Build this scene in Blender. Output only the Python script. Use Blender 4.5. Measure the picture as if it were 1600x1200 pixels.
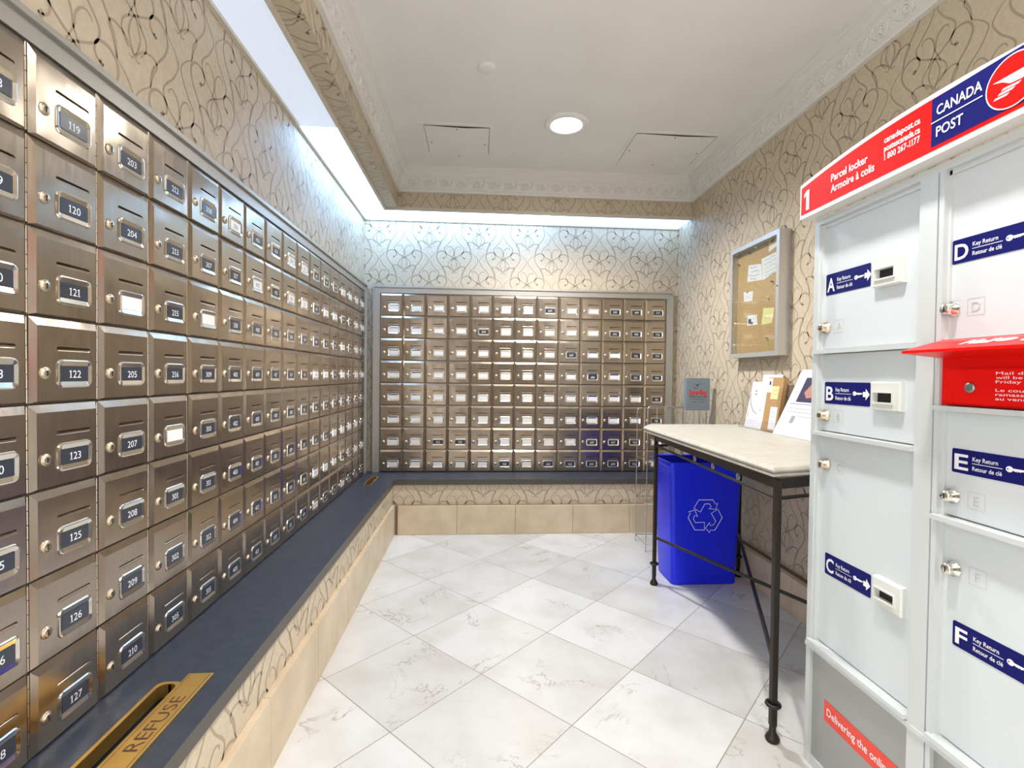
import bpy, bmesh, math, random
from mathutils import Vector, Matrix
random.seed(7)
for o in list(bpy.data.objects): bpy.data.objects.remove(o)
sc = bpy.context.scene
C = sc.collection
PI = math.pi

# ------------------------------------------------------------------ camera
def cam_matrix(yaw, pitch, roll, loc):
    f = Vector((math.sin(yaw)*math.cos(pitch), math.cos(yaw)*math.cos(pitch), math.sin(pitch)))
    r = Vector((math.cos(yaw), -math.sin(yaw), 0)); u = r.cross(f)
    r2 = r*math.cos(roll)+u*math.sin(roll); u2 = -r*math.sin(roll)+u*math.cos(roll)
    m = Matrix((r2, u2, -f)).transposed().to_4x4(); m.translation = Vector(loc)
    return m
cd = bpy.data.cameras.new('camera'); cam = bpy.data.objects.new('camera', cd); C.objects.link(cam)
cd.sensor_width = 36; cd.lens = 36*771.15/1600; cd.clip_start = .02
cam.matrix_world = cam_matrix(.06865, -.01704, .01161, (0, 0, 1.2))
sc.camera = cam
# ------------------------------------------------------------------ world, exposure, lights
w = bpy.data.worlds.new('world'); sc.world = w; w.use_nodes = True
w.node_tree.nodes['Background'].inputs[0].default_value = (.94, .96, 1, 1)
w.node_tree.nodes['Background'].inputs[1].default_value = 3.7
sc.view_settings.view_transform = 'Standard'; sc.view_settings.look = 'None'
sc.view_settings.gamma = 1; sc.view_settings.use_curve_mapping = False
sc.view_settings.exposure = 0.52
cy = sc.cycles
cy.use_denoising = True; cy.max_bounces = 8; cy.diffuse_bounces = 5; cy.glossy_bounces = 5
cy.transparent_max_bounces = 8; cy.sample_clamp_indirect = 6; cy.caustics_reflective = False; cy.caustics_refractive = False
def spot(name, loc, power, color, size=.07, ang=146, blend=.8, rot=(0, 0, 0)):
    l = bpy.data.lights.new(name, 'SPOT'); l.energy = power; l.color = color
    l.shadow_soft_size = size; l.spot_size = math.radians(ang); l.spot_blend = blend
    o = bpy.data.objects.new(name, l); C.objects.link(o); o.location = loc; o.rotation_euler = rot
    return o
DOWNLIGHTS = [(.525, 3.03), (.525, .9), (.525, -1.0)]  # last one is an unseen lamp added behind the camera for fill
POW = [125, 78, 60]
for (dx, dy), pw in zip(DOWNLIGHTS, POW):
    spot('downlight_lamp', (dx, dy, 2.70), pw, (1, .975, .945))
PANEL_STRENGTH = [.10, .16, .48, 8.0]      # luminous soffit panels from the camera end to the corner
PANEL_COLOR = (.34, .60, 1.0, 1)

# ------------------------------------------------------------------ materials
MATS = {}
def mat(name, col, rough=.5, metal=0, spec=.5, emit=None, es=0, coat=0):
    m = bpy.data.materials.new(name); m.use_nodes = True
    b = m.node_tree.nodes['Principled BSDF']
    b.inputs['Base Color'].default_value = (*col, 1)
    b.inputs['Roughness'].default_value = rough; b.inputs['Metallic'].default_value = metal
    b.inputs['Specular IOR Level'].default_value = spec
    b.inputs['Coat Weight'].default_value = coat
    if emit:
        b.inputs['Emission Color'].default_value = (*emit[:3], 1); b.inputs['Emission Strength'].default_value = es
    MATS[name] = m
    return m
def N(m, t, **kw):
    n = m.node_tree.nodes.new(t)
    for k, v in kw.items():
        if hasattr(n, k): setattr(n, k, v)
        else: n.inputs[k].default_value = v
    return n
def L(m, a, b): m.node_tree.links.new(a, b)
def bsdf(m): return m.node_tree.nodes['Principled BSDF']
def coord(m, scale=(1, 1, 1), rot=(0, 0, 0), loc=(0, 0, 0)):
    tc = N(m, 'ShaderNodeTexCoord'); mp = N(m, 'ShaderNodeMapping')
    mp.inputs['Scale'].default_value = scale; mp.inputs['Rotation'].default_value = rot; mp.inputs['Location'].default_value = loc
    L(m, tc.outputs['Object'], mp.inputs[0]); return mp.outputs[0]
def mottle(m, c1, c2, scale, detail=4, lo=.35, hi=.65, vec=None):
    n = N(m, 'ShaderNodeTexNoise'); n.inputs['Scale'].default_value = scale; n.inputs['Detail'].default_value = detail
    L(m, vec if vec else coord(m), n.inputs['Vector'])
    r = N(m, 'ShaderNodeValToRGB'); r.color_ramp.elements[0].position = lo; r.color_ramp.elements[1].position = hi
    r.color_ramp.elements[0].color = (*c1, 1); r.color_ramp.elements[1].color = (*c2, 1)
    L(m, n.outputs['Fac'], r.inputs[0]); L(m, r.outputs[0], bsdf(m).inputs['Base Color']); return n
def bump(m, scale, strength, dist=.001, vec=None, detail=2):
    n = N(m, 'ShaderNodeTexNoise'); n.inputs['Scale'].default_value = scale; n.inputs['Detail'].default_value = detail
    L(m, vec if vec else coord(m), n.inputs['Vector'])
    b = N(m, 'ShaderNodeBump'); b.inputs['Strength'].default_value = strength; b.inputs['Distance'].default_value = dist
    L(m, n.outputs['Fac'], b.inputs['Height']); L(m, b.outputs[0], bsdf(m).inputs['Normal'])

# brushed stainless: each door reads its own noise so no two warp a reflection alike
M_steel = mat('brushed_steel', (.46, .39, .315), .2, 1)
oi = N(M_steel, 'ShaderNodeObjectInfo'); tc = N(M_steel, 'ShaderNodeTexCoord')
ad = N(M_steel, 'ShaderNodeVectorMath', operation='ADD'); sc1 = N(M_steel, 'ShaderNodeVectorMath', operation='SCALE')
cmb = N(M_steel, 'ShaderNodeCombineXYZ')
L(M_steel, oi.outputs['Random'], cmb.inputs[0]); L(M_steel, oi.outputs['Random'], cmb.inputs[2])
L(M_steel, cmb.outputs[0], sc1.inputs[0]); sc1.inputs[3].default_value = 40
L(M_steel, tc.outputs['Object'], ad.inputs[0]); L(M_steel, sc1.outputs[0], ad.inputs[1])
bump(M_steel, 9, .7, .0038, vec=ad.outputs[0], detail=1)
ns = N(M_steel, 'ShaderNodeTexNoise'); mp = N(M_steel, 'ShaderNodeMapping'); mp.inputs['Scale'].default_value = (8, 8, 1)
L(M_steel, ad.outputs[0], mp.inputs[0]); L(M_steel, mp.outputs[0], ns.inputs['Vector']); ns.inputs['Scale'].default_value = 14
mr = N(M_steel, 'ShaderNodeMapRange'); mr.inputs['To Min'].default_value = .15; mr.inputs['To Max'].default_value = .30
L(M_steel, ns.outputs['Fac'], mr.inputs['Value']); L(M_steel, mr.outputs[0], bsdf(M_steel).inputs['Roughness'])
M_steel_dark = mat('steel_casing', (.20, .18, .15), .4, 1)
M_bright = mat('polished_steel', (.82, .78, .70), .16, 1)
M_brassy = mat('lock_nickel', (.62, .52, .38), .32, 1)
M_hole = mat('dark_recess', (.008, .008, .01), .7)
M_card_dark = mat('slate_card', (.035, .04, .055), .25)
M_card_glare = mat('glare_card', (.80, .80, .80), .3)  # pale colour stands in for glare reflected by the glossy label plates
M_digit = mat('white_print', (.75, .76, .80), .5)
M_digit_dark = mat('grey_print', (.15, .15, .17), .5)
M_frame = mat('aluminium_trim', (.50, .48, .44), .38, .75)
M_paper_wall = mat('wallpaper', (.57, .475, .345), .55)
mottle(M_paper_wall, (.55, .455, .33), (.60, .505, .37), 60, 3)
M_swirl = mat('wallpaper_swirl', (.385, .31, .22), .42)
M_ceiling = mat('ceiling_paint', (.85, .83, .80), .9)
mottle(M_ceiling, (.835, .815, .78), (.87, .85, .815), 2.5, 3)
M_crown = mat('plaster_crown', (.76, .74, .69), .6)
M_ivory = mat('ivory_trim', (.62, .57, .47), .5)
M_tile = mat('beige_base_tile', (.62, .52, .39), .4)
mottle(M_tile, (.56, .445, .30), (.66, .54, .385), 7, 6)
M_groutb = mat('dark_grout', (.20, .14, .09), .9)
M_counter = mat('slate_laminate', (.030, .040, .062), .42)
mottle(M_counter, (.019, .026, .042), (.030, .038, .058), 30, 5)
M_edge = mat('counter_edge', (.075, .065, .055), .4)
M_brass = mat('brass', (.62, .38, .10), .35, .9)
M_engrave = mat('engraving', (.08, .03, .01), .6)
M_locker = mat('locker_paint', (.62, .66, .67), .36, 0, .5)
bump(M_locker, 4, .15, .002)
M_locker_frame = mat('locker_aluminium', (.60, .63, .62), .32, .1)
M_kick = mat('locker_kick_panel', (.40, .40, .39), .35, .6)
M_navy = mat('navy_vinyl', (.003, .004, .11), .55, 0, .2)
M_white = mat('white_vinyl', (.85, .85, .86), .4)
M_red = mat('red_plastic', (.72, .004, .002), .35, 0, .25)
M_redorange = mat('red_vinyl', (.80, .06, .03), .4)
M_offwhite = mat('key_slot_plastic', (.68, .69, .64), .4)
M_emboss = mat('embossed_mark', (.50, .51, .49), .35)
M_iron = mat('wrought_iron', (.022, .016, .013), .45, .3)
bump(M_iron, 60, .3, .001)
M_ring = mat('pewter_scroll', (.30, .30, .29), .35, .8)
M_stone = mat('travertine_top', (.60, .56, .46), .5)
mottle(M_stone, (.45, .415, .34), (.54, .51, .44), 14, 8, .3, .6, vec=coord(M_stone, (1, 5, 1)))
M_bin = mat('blue_plastic', (.006, .020, .88), .35)
M_mark = mat('white_recycling_print', (.75, .78, .9), .4)
M_chrome = mat('chrome_wire', (.55, .55, .52), .2, 1)
M_cork = mat('cork', (.50, .33, .15), .9)
mottle(M_cork, (.44, .28, .12), (.56, .38, .18), 160, 4)
M_board_frame = mat('board_aluminium', (.62, .62, .62), .35, .7)
M_paper = mat('white_paper', (.80, .80, .82), .6)
M_yellow = mat('yellow_note', (.80, .74, .34), .7)
M_orange = mat('orange_note', (.80, .50, .05), .6)
M_kraft = mat('kraft_paper', (.48, .28, .12), .7)
M_ink = mat('ink', (.03, .03, .05), .6)
M_inkpale = mat('faint_ink', (.35, .36, .42), .6)
M_photo = mat('printed_photo', (.05, .045, .10), .4)
M_flesh = mat('printed_pink', (.50, .24, .20), .4)
M_bluegrey = mat('blue_grey_card', (.20, .25, .29), .5)
M_redink = mat('red_ink', (.62, .03, .03), .5)
M_pin = mat('pin_brown', (.15, .05, .02), .4)
M_wirew = mat('white_wall', (.6, .55, .45), .6)

# glass pane and acrylic
def clear(name, tint, gloss_f, rough=.03):
    m = bpy.data.materials.new(name); m.use_nodes = True; nt = m.node_tree; nt.nodes.clear()
    out = nt.nodes.new('ShaderNodeOutputMaterial'); mx = nt.nodes.new('ShaderNodeMixShader')
    tr = nt.nodes.new('ShaderNodeBsdfTransparent'); gl = nt.nodes.new('ShaderNodeBsdfGlossy')
    tr.inputs[0].default_value = (*tint, 1); gl.inputs['Roughness'].default_value = rough
    mx.inputs[0].default_value = gloss_f; nt.links.new(tr.outputs[0], mx.inputs[1]); nt.links.new(gl.outputs[0], mx.inputs[2])
    nt.links.new(mx.outputs[0], out.inputs[0]); return m
M_glass = clear('clear_glass', (.96, .97, .96),   .07)
M_acrylic = clear('clear_acrylic', (.97, .97, .97), .05)

# marble floor: tiles laid on the diagonal, thin grout, each tile its own tone and veins
M_floor = mat('marble_floor_tile', (.7, .66, .6), .2)
def build_floor_mat(m):
    S = .4356
    tc = N(m, 'ShaderNodeTexCoord')
    mp = N(m, 'ShaderNodeMapping', vector_type='POINT')
    L(m, tc.outputs['Object'], mp.inputs[0])
    # rotate by 45 degrees about the crossing at (.026, 2.581)
    a = PI/4; cx, cy_ = .026, 2.581
    rx, ry = cx*math.cos(a)-cy_*math.sin(a), cx*math.sin(a)+cy_*math.cos(a)
    mp.inputs['Rotation'].default_value = (0, 0, a)
    mp.inputs['Scale'].default_value = (1, 1, 1)
    mp.inputs['Location'].default_value = (-rx, -ry, 0)
    dv = N(m, 'ShaderNodeVectorMath', operation='SCALE'); L(m, mp.outputs[0], dv.inputs[0]); dv.inputs[3].default_value = 1/S
    fl = N(m, 'ShaderNodeVectorMath', operation='FLOOR'); L(m, dv.outputs[0], fl.inputs[0])
    fr = N(m, 'ShaderNodeVectorMath', operation='FRACTION'); L(m, dv.outputs[0], fr.inputs[0])
    wn = N(m, 'ShaderNodeTexWhiteNoise'); wn.noise_dimensions = '2D'; L(m, fl.outputs[0], wn.inputs['Vector'])
    sp = N(m, 'ShaderNodeSeparateXYZ'); L(m, fr.outputs[0], sp.inputs[0])
    def edge(o):
        s = N(m, 'ShaderNodeMath', operation='SUBTRACT'); s.inputs[1].default_value = .5; L(m, o, s.inputs[0])
        ab = N(m, 'ShaderNodeMath', operation='ABSOLUTE'); L(m, s.outputs[0], ab.inputs[0]); return ab.outputs[0]
    mxm = N(m, 'ShaderNodeMath', operation='MAXIMUM'); L(m, edge(sp.outputs[0]), mxm.inputs[0]); L(m, edge(sp.outputs[1]), mxm.inputs[1])
    gt = N(m, 'ShaderNodeMath', operation='GREATER_THAN'); gt.inputs[1].default_value = .5-.0042; L(m, mxm.outputs[0], gt.inputs[0])
    # offset the vein field per tile
    sc_ = N(m, 'ShaderNodeVectorMath', operation='SCALE'); L(m, wn.outputs['Color'], sc_.inputs[0]); sc_.inputs[3].default_value = 30
    ad = N(m, 'ShaderNodeVectorMath', operation='ADD'); L(m, tc.outputs['Object'], ad.inputs[0]); L(m, sc_.outputs[0], ad.inputs[1])
    n1 = N(m, 'ShaderNodeTexNoise'); n1.inputs['Scale'].default_value = 2.2; n1.inputs['Detail'].default_value = 9; n1.inputs['Roughness'].default_value = .62; n1.inputs['Distortion'].default_value = .9
    L(m, ad.outputs[0], n1.inputs['Vector'])
    v = N(m, 'ShaderNodeMath', operation='SUBTRACT'); v.inputs[1].default_value = .5; L(m, n1.outputs['Fac'], v.inputs[0])
    va = N(m, 'ShaderNodeMath', operation='ABSOLUTE'); L(m, v.outputs[0], va.inputs[0])
    vr = N(m, 'ShaderNodeMapRange'); vr.inputs['From Min'].default_value = 0; vr.inputs['From Max'].default_value = .009
    vr.inputs['To Min'].default_value = .75; vr.inputs['To Max'].default_value = 0; L(m, va.outputs[0], vr.inputs['Value'])
    n2 = N(m, 'ShaderNodeTexNoise'); n2.inputs['Scale'].default_value = 3.5; n2.inputs['Detail'].default_value = 3; L(m, ad.outputs[0], n2.inputs['Vector'])
    msk = N(m, 'ShaderNodeMapRange'); msk.inputs['From Min'].default_value = .50; msk.inputs['From Max'].default_value = .68; L(m, n2.outputs['Fac'], msk.inputs['Value'])
    vm = N(m, 'ShaderNodeMath', operation='MULTIPLY'); L(m, vr.outputs[0], vm.inputs[0]); L(m, msk.outputs[0], vm.inputs[1])
    base = N(m, 'ShaderNodeValToRGB'); base.color_ramp.elements[0].color = (.59, .58, .555, 1); base.color_ramp.elements[1].color = (.70, .695, .675, 1)
    L(m, wn.outputs['Value'], base.inputs[0])
    n3 = N(m, 'ShaderNodeTexNoise'); n3.inputs['Scale'].default_value = 5; n3.inputs['Detail'].default_value = 6; L(m, ad.outputs[0], n3.inputs['Vector'])
    r3 = N(m, 'ShaderNodeValToRGB'); r3.color_ramp.elements[0].color = (.88, .86, .83, 1); r3.color_ramp.elements[1].color = (1, 1, 1, 1); r3.color_ramp.elements[0].position = .3; r3.color_ramp.elements[1].position = .6
    L(m, n3.outputs['Fac'], r3.inputs[0])
    mu = N(m, 'ShaderNodeMix', data_type='RGBA', blend_type='MULTIPLY'); mu.inputs[0].default_value = 1
    L(m, base.outputs[0], mu.inputs[6]); L(m, r3.outputs[0], mu.inputs[7])
    m2 = N(m, 'ShaderNodeMix', data_type='RGBA'); L(m, vm.outputs[0], m2.inputs[0]); L(m, mu.outputs[2], m2.inputs[6]); m2.inputs[7].default_value = (.22, .15, .08, 1)
    m3 = N(m, 'ShaderNodeMix', data_type='RGBA'); L(m, gt.outputs[0], m3.inputs[0]); L(m, m2.outputs[2], m3.inputs[6]); m3.inputs[7].default_value = (.28, .25, .21, 1)
    L(m, m3.outputs[2], bsdf(m).inputs['Base Color'])
    rr = N(m, 'ShaderNodeMapRange'); rr.inputs['To Min'].default_value = .22; rr.inputs['To Max'].default_value = .7
    L(m, gt.outputs[0], rr.inputs['Value']); L(m, rr.outputs[0], bsdf(m).inputs['Roughness'])
build_floor_mat(M_floor)

# ------------------------------------------------------------------ mesh builder
TXT = {}
def text_geo(s, bold=0.0):
    k = (s, bold)
    if k in TXT: return TXT[k]
    if '1' in s and len(s) > 1 or s == '1':
        vs, fs, x = [], [], 0.0
        for ch in s:
            if ch == ' ': x += .28; continue
            if ch == '1':
                g = ([(.12, 0), (.23, 0), (.23, .70), (.15, .70), (.02, .60), (.02, .53), (.12, .58), (.02, 0), (.33, 0), (.33, .05), (.02, .05)], [(0, 1, 2, 3, 4, 5, 6), (7, 8, 9, 10)], .35)
            else: g = text_geo(ch, bold)
            b = len(vs); vs += [(p[0]+x, p[1]) for p in g[0]]; fs += [tuple(b+i for i in f) for f in g[1]]; x += g[2]+.07
        TXT[k] = (vs, fs, x-.07); return TXT[k]
    cu = bpy.data.curves.new('t', 'FONT'); cu.body = s; cu.size = 1; cu.offset = bold; cu.resolution_u = 3
    o = bpy.data.objects.new('t', cu); C.objects.link(o)
    dg = bpy.context.evaluated_depsgraph_get(); me = bpy.data.meshes.new_from_object(o.evaluated_get(dg))
    vs = [tuple(v.co[:2]) for v in me.vertices]; fs = [tuple(p.vertices) for p in me.polygons]
    bpy.data.objects.remove(o); bpy.data.curves.remove(cu); bpy.data.meshes.remove(me)
    x0 = min(v[0] for v in vs); x1 = max(v[0] for v in vs)
    vs = [(v[0]-x0, v[1]) for v in vs]
    TXT[k] = (vs, fs, x1-x0); return TXT[k]

class MB:
    def __init__(s): s.v = []; s.f = []; s.m = []; s.sm = []
    def add(s, vs, fs, mi=0, smooth=False):
        b = len(s.v); s.v += [tuple(v) for v in vs]
        for f in fs: s.f.append(tuple(b+i for i in f)); s.m.append(mi); s.sm.append(smooth)
        return s
    def box(s, a, b, mi=0):
        x0, x1 = sorted((a[0], b[0])); y0, y1 = sorted((a[1], b[1])); z0, z1 = sorted((a[2], b[2]))
        v = [(x0,y0,z0),(x1,y0,z0),(x1,y1,z0),(x0,y1,z0),(x0,y0,z1),(x1,y0,z1),(x1,y1,z1),(x0,y1,z1)]
        return s.add(v, [(0,3,2,1),(4,5,6,7),(0,1,5,4),(1,2,6,5),(2,3,7,6),(3,0,4,7)], mi)
    def bbox(s, a, b, r, mi=0, smooth=True):
        """box with bevelled edges"""
        lo = [min(a[i], b[i]) for i in range(3)]; hi = [max(a[i], b[i]) for i in range(3)]
        bm = bmesh.new(); bmesh.ops.create_cube(bm, size=1)
        for v in bm.verts: v.co = Vector([(lo[i]+hi[i])/2+v.co[i]*(hi[i]-lo[i]) for i in range(3)])
        bmesh.ops.bevel(bm, geom=bm.edges[:]+bm.verts[:], offset=r, segments=2, affect='EDGES', profile=.6)
        return s.bm(bm, mi)
    def bm(s, bm, mi=0, smooth=False):
        bm.verts.index_update()
        s.add([v.co[:] for v in bm.verts], [[v.index for v in f.verts] for f in bm.faces], mi, smooth); bm.free(); return s
    def quad(s, a, b, c, d, mi=0): return s.add([a, b, c, d], [(0, 1, 2, 3)], mi)
    def tube(s, pts, r, n=8, mi=0, closed=False, smooth=True):
        P = [Vector(p) for p in pts]; k = len(P)
        if k < 2: return s
        rings = []; up = None
        for i, p in enumerate(P):
            if closed: t = (P[(i+1) % k]-P[i-1])
            else: t = (P[min(i+1, k-1)]-P[max(i-1, 0)])
            if t.length < 1e-9: t = Vector((0, 0, 1))
            t.normalize()
            if up is None:
                up = Vector((0, 0, 1)) if abs(t.z) < .9 else Vector((1, 0, 0))
            a = t.cross(up)
            if a.length < 1e-6: a = t.cross(Vector((0, 1, 0)))
            a.normalize(); b2 = a.cross(t).normalized(); up = b2
            rr = r[i] if isinstance(r, (list, tuple)) else r
            rings.append([p+a*rr*math.cos(2*PI*j/n)+b2*rr*math.sin(2*PI*j/n) for j in range(n)])
        vs = [v for g in rings for v in g]; fs = []
        for i in range(k if closed else k-1):
            i2 = (i+1) % k
            for j in range(n): fs.append((i*n+j, i*n+(j+1) % n, i2*n+(j+1) % n, i2*n+j))
        s.add(vs, fs, mi, smooth)
        if not closed: s.add(rings[0], [tuple(range(n))[::-1]], mi); s.add(rings[-1], [tuple(range(n))], mi)
        return s
    def lathe(s, prof, o, axis, n=24, mi=0, smooth=True):
        """prof: (radius, height along axis)"""
        A = Vector(axis).normalized(); t = Vector((0, 0, 1)) if abs(A.z) < .9 else Vector((1, 0, 0))
        U = A.cross(t).normalized(); W = A.cross(U); o = Vector(o); vs = []; fs = []
        for r, h in prof:
            for j in range(n): vs.append(o+A*h+(U*math.cos(2*PI*j/n)+W*math.sin(2*PI*j/n))*max(r, 1e-5))
        for i in range(len(prof)-1):
            for j in range(n): fs.append((i*n+j, i*n+(j+1) % n, (i+1)*n+(j+1) % n, (i+1)*n+j))
        return s.add(vs, fs, mi, smooth)
    def poly(s, pts, o, u, v, d=0, mi=0):
        """flat polygon in plane o + x u + y v, thickness d along -(u x v)"""
        o, u, v = Vector(o), Vector(u), Vector(v); n = u.cross(v).normalized()
        a = [o+u*p[0]+v*p[1] for p in pts]; k = len(a)
        if d == 0: return s.add(a, [tuple(range(k))], mi)
        b = [p-n*d for p in a]
        s.add(a+b, [tuple(range(k)), tuple(range(2*k-1, k-1, -1))]+[(i, i+k, (i+1) % k+k, (i+1) % k) for i in range(k)], mi)
        return s
    def holed(s, outer, holes, o, u, v, mi=0):
        """flat face with holes"""
        o, u, v = Vector(o), Vector(u), Vector(v); bm = bmesh.new(); es = []
        for lp in [outer]+holes:
            vv = [bm.verts.new(o+u*p[0]+v*p[1]) for p in lp]
            es += [bm.edges.new((vv[i], vv[(i+1) % len(vv)])) for i in range(len(vv))]
        bmesh.ops.triangle_fill(bm, use_beauty=True, use_dissolve=False, edges=es)
        n = u.cross(v)
        for f in bm.faces:
            f.normal_update()
            if f.normal.dot(n) < 0: f.normal_flip()
        return s.bm(bm, mi)
    def bridge(s, A, B, mi=0, smooth=False):
        k = len(A); return s.add(list(A)+list(B), [(i, (i+1) % k, (i+1) % k+k, i+k) for i in range(k)], mi, smooth)
    def strip(s, pts, wd, o, u, v, mi=0, closed=False, clip=None, shift=(0, 0)):
        """flat stroke of width wd (number or list) along 2D points"""
        o, u, v = Vector(o), Vector(u), Vector(v); k = len(pts); Ls = []; Rs = []
        for i in range(k):
            a = pts[i-1] if (i > 0 or closed) else pts[i]; b = pts[(i+1) % k] if (i < k-1 or closed) else pts[i]
            tx, ty = b[0]-a[0], b[1]-a[1]; l = math.hypot(tx, ty) or 1; nx, ny = -ty/l, tx/l
            h = (wd[i] if isinstance(wd, list) else wd)/2
            Ls.append((pts[i][0]+nx*h+shift[0], pts[i][1]+ny*h+shift[1])); Rs.append((pts[i][0]-nx*h+shift[0], pts[i][1]-ny*h+shift[1]))
        for i in range(k if closed else k-1):
            j = (i+1) % k; q = [Rs[i], Rs[j], Ls[j], Ls[i]]
            if clip:
                cx = sum(p[0] for p in q)/4; cy_ = sum(p[1] for p in q)/4
                if not (clip[0] <= cx <= clip[1] and clip[2] <= cy_ <= clip[3]): continue
                q = [(min(max(p[0], clip[0]), clip[1]), min(max(p[1], clip[2]), clip[3])) for p in q]
            s.add([o+u*p[0]+v*p[1] for p in q], [(0, 1, 2, 3)], mi)
        return s
    def text(s, t, o, u, v, size, mi=0, bold=0.0, align='l', width=None, shear=0):
        """size = em size; width forces the total width"""
        vs, fs, wd = text_geo(t, bold); o, u, v = Vector(o), Vector(u), Vector(v)
        sx = (width/wd) if width else size
        dx = {'l': 0, 'c': -wd/2, 'r': -wd}[align]
        s.add([o+u*((p[0]+dx+shear*p[1])*sx)+v*(p[1]*size) for p in vs], fs, mi); return s
    def mesh(s, name, mats, off=(0, 0, 0)):
        me = bpy.data.meshes.new(name)
        me.from_pydata([(p[0]-off[0], p[1]-off[1], p[2]-off[2]) for p in s.v], [], s.f)
        for m_ in mats: me.materials.append(m_)
        me.polygons.foreach_set('material_index', s.m); me.polygons.foreach_set('use_smooth', s.sm)
        me.update(); return me
WO = {}
def build(mb, name, mats, parent=None, loc=None):
    """mb in world coordinates; parent = an Empty or mesh whose world origin is known"""
    if not isinstance(mats, (list, tuple)): mats = [mats]
    off = WO.get(parent.name, (0, 0, 0)) if parent else (loc or (0, 0, 0))
    o = bpy.data.objects.new(name, mb.mesh(name, mats, off)); C.objects.link(o)
    if parent: o.parent = parent
    else: o.location = off
    WO[o.name] = off
    return o
def tag(o, label, cat, group=None, kind=None):
    if label: o['label'] = label
    if cat: o['category'] = cat
    if group: o['group'] = group
    if kind: o['kind'] = kind
    return o
def thing(name, loc, label, cat, group=None):
    o = bpy.data.objects.new(name, None); C.objects.link(o); o.location = loc; o.empty_display_size = .05
    WO[o.name] = tuple(loc); return tag(o, label, cat, group)
def struct(mb, name, mats, label=None):
    o = build(mb, name, mats); o['kind'] = 'structure'
    if label: o['label'] = label
    return o
def catmull(P, n=5, closed=False):
    out = []; k = len(P)
    for i in range(k if closed else k-1):
        p0 = P[i-1] if (i > 0 or closed) else P[i]; p1 = P[i]; p2 = P[(i+1) % k]; p3 = P[(i+2) % k] if (i+2 < k or closed) else P[(i+1) % k]
        for j in range(n):
            t = j/n
            out.append(tuple(.5*((2*p1[c])+(-p0[c]+p2[c])*t+(2*p0[c]-5*p1[c]+4*p2[c]-p3[c])*t*t+(-p0[c]+3*p1[c]-3*p2[c]+p3[c])*t**3) for c in range(len(p1))))
    if not closed: out.append(tuple(P[-1]))
    return out
def arc(cx, cy_, r, a0, a1, n=8): return [(cx+r*math.cos(a0+(a1-a0)*i/n), cy_+r*math.sin(a0+(a1-a0)*i/n)) for i in range(n+1)]
def rrect(x0, y0, x1, y1, r, n=4):
    p = []
    for cx, cy_, a in ((x1-r, y0+r, -PI/2), (x1-r, y1-r, 0), (x0+r, y1-r, PI/2), (x0+r, y0+r, PI)):
        p += [(cx+r*math.cos(a+PI/2*i/n), cy_+r*math.sin(a+PI/2*i/n)) for i in range(n+1)]
    return p

X, Y, Z = Vector((1, 0, 0)), Vector((0, 1, 0)), Vector((0, 0, 1))
XL, YB, XR = -.925, 4.06, 1.665          # left wall, back wall, right wall
YF = -1.9                                 # wall behind the camera
ZC = 2.75; ZS = 2.45                      # ceiling, soffit underside
XF, YFa = -.617, 3.79                     # soffit fascias
SS = .40/660                              # wallpaper drawing units -> metres

# ------------------------------------------------------------------ wallpaper figure (right half, y up)
def fl(P): return [(x*SS, -y*SS) for x, y in P]
CUR = [
 (fl([(105,-435),(52,-395),(15,-350),(15,-312),(55,-245),(108,-190),(130,-150),(108,-95),(50,-55),(-10,-22),(-62,20),(-80,62),(-62,105),(-36,132)]), 11.5),
 (fl([(150,-30),(122,-36),(103,-62),(110,-100),(142,-120),(185,-118),(222,-88),(232,-40),(205,22),(155,85),(118,148),(105,225)]), 15),
 (fl([(150,-34),(140,-20),(130,-34),(142,-44)]), 12),
 (fl([(88,-158),(84,-176),(60,-187),(30,-172),(8,-135),(3,-90),(-18,-45),(-40,0)]), 11),
 (fl([(0,-30),(26,18),(36,62),(22,110),(0,145)]), 10),
 (fl([(38,158),(20,166),(6,152),(24,124),(66,92),(112,80),(144,88),(152,112),(130,150),(105,225)]), 12),
]
MOT = []
for P, wd in CUR:
    sm = catmull(P, 4); k = len(sm)
    wl = [.95*wd*SS*(.55+.45*math.sin(PI*min(1, max(0, i/(k-1))))) for i in range(k)]
    MOT.append((sm, wl)); MOT.append(([(-x, y) for x, y in sm], wl))
PU = 330*SS
def paper(mb, o, u, v, rng, phase, mi=1, lift=.0006):
    """swirl figure over rectangle rng=(u0,u1,v0,v1) of plane o+u*a+v*b; phase = a motif centre"""
    u_, v_ = Vector(u), Vector(v); n = u_.cross(v_).normalized()
    oo = Vector(o)+n*lift
    i0 = int((rng[0]-phase[0])/PU)-2; i1 = int((rng[1]-phase[0])/PU)+2
    j0 = int((rng[2]-phase[1])/PU)-2; j1 = int((rng[3]-phase[1])/PU)+2
    for i in range(i0, i1+1):
        for j in range(j0, j1+1):
            if (i+j) % 2: continue
            for P, wl in MOT:
                mb.strip(P, wl, oo, u_, v_, mi, clip=rng, shift=(phase[0]+i*PU, phase[1]+j*PU))

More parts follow.
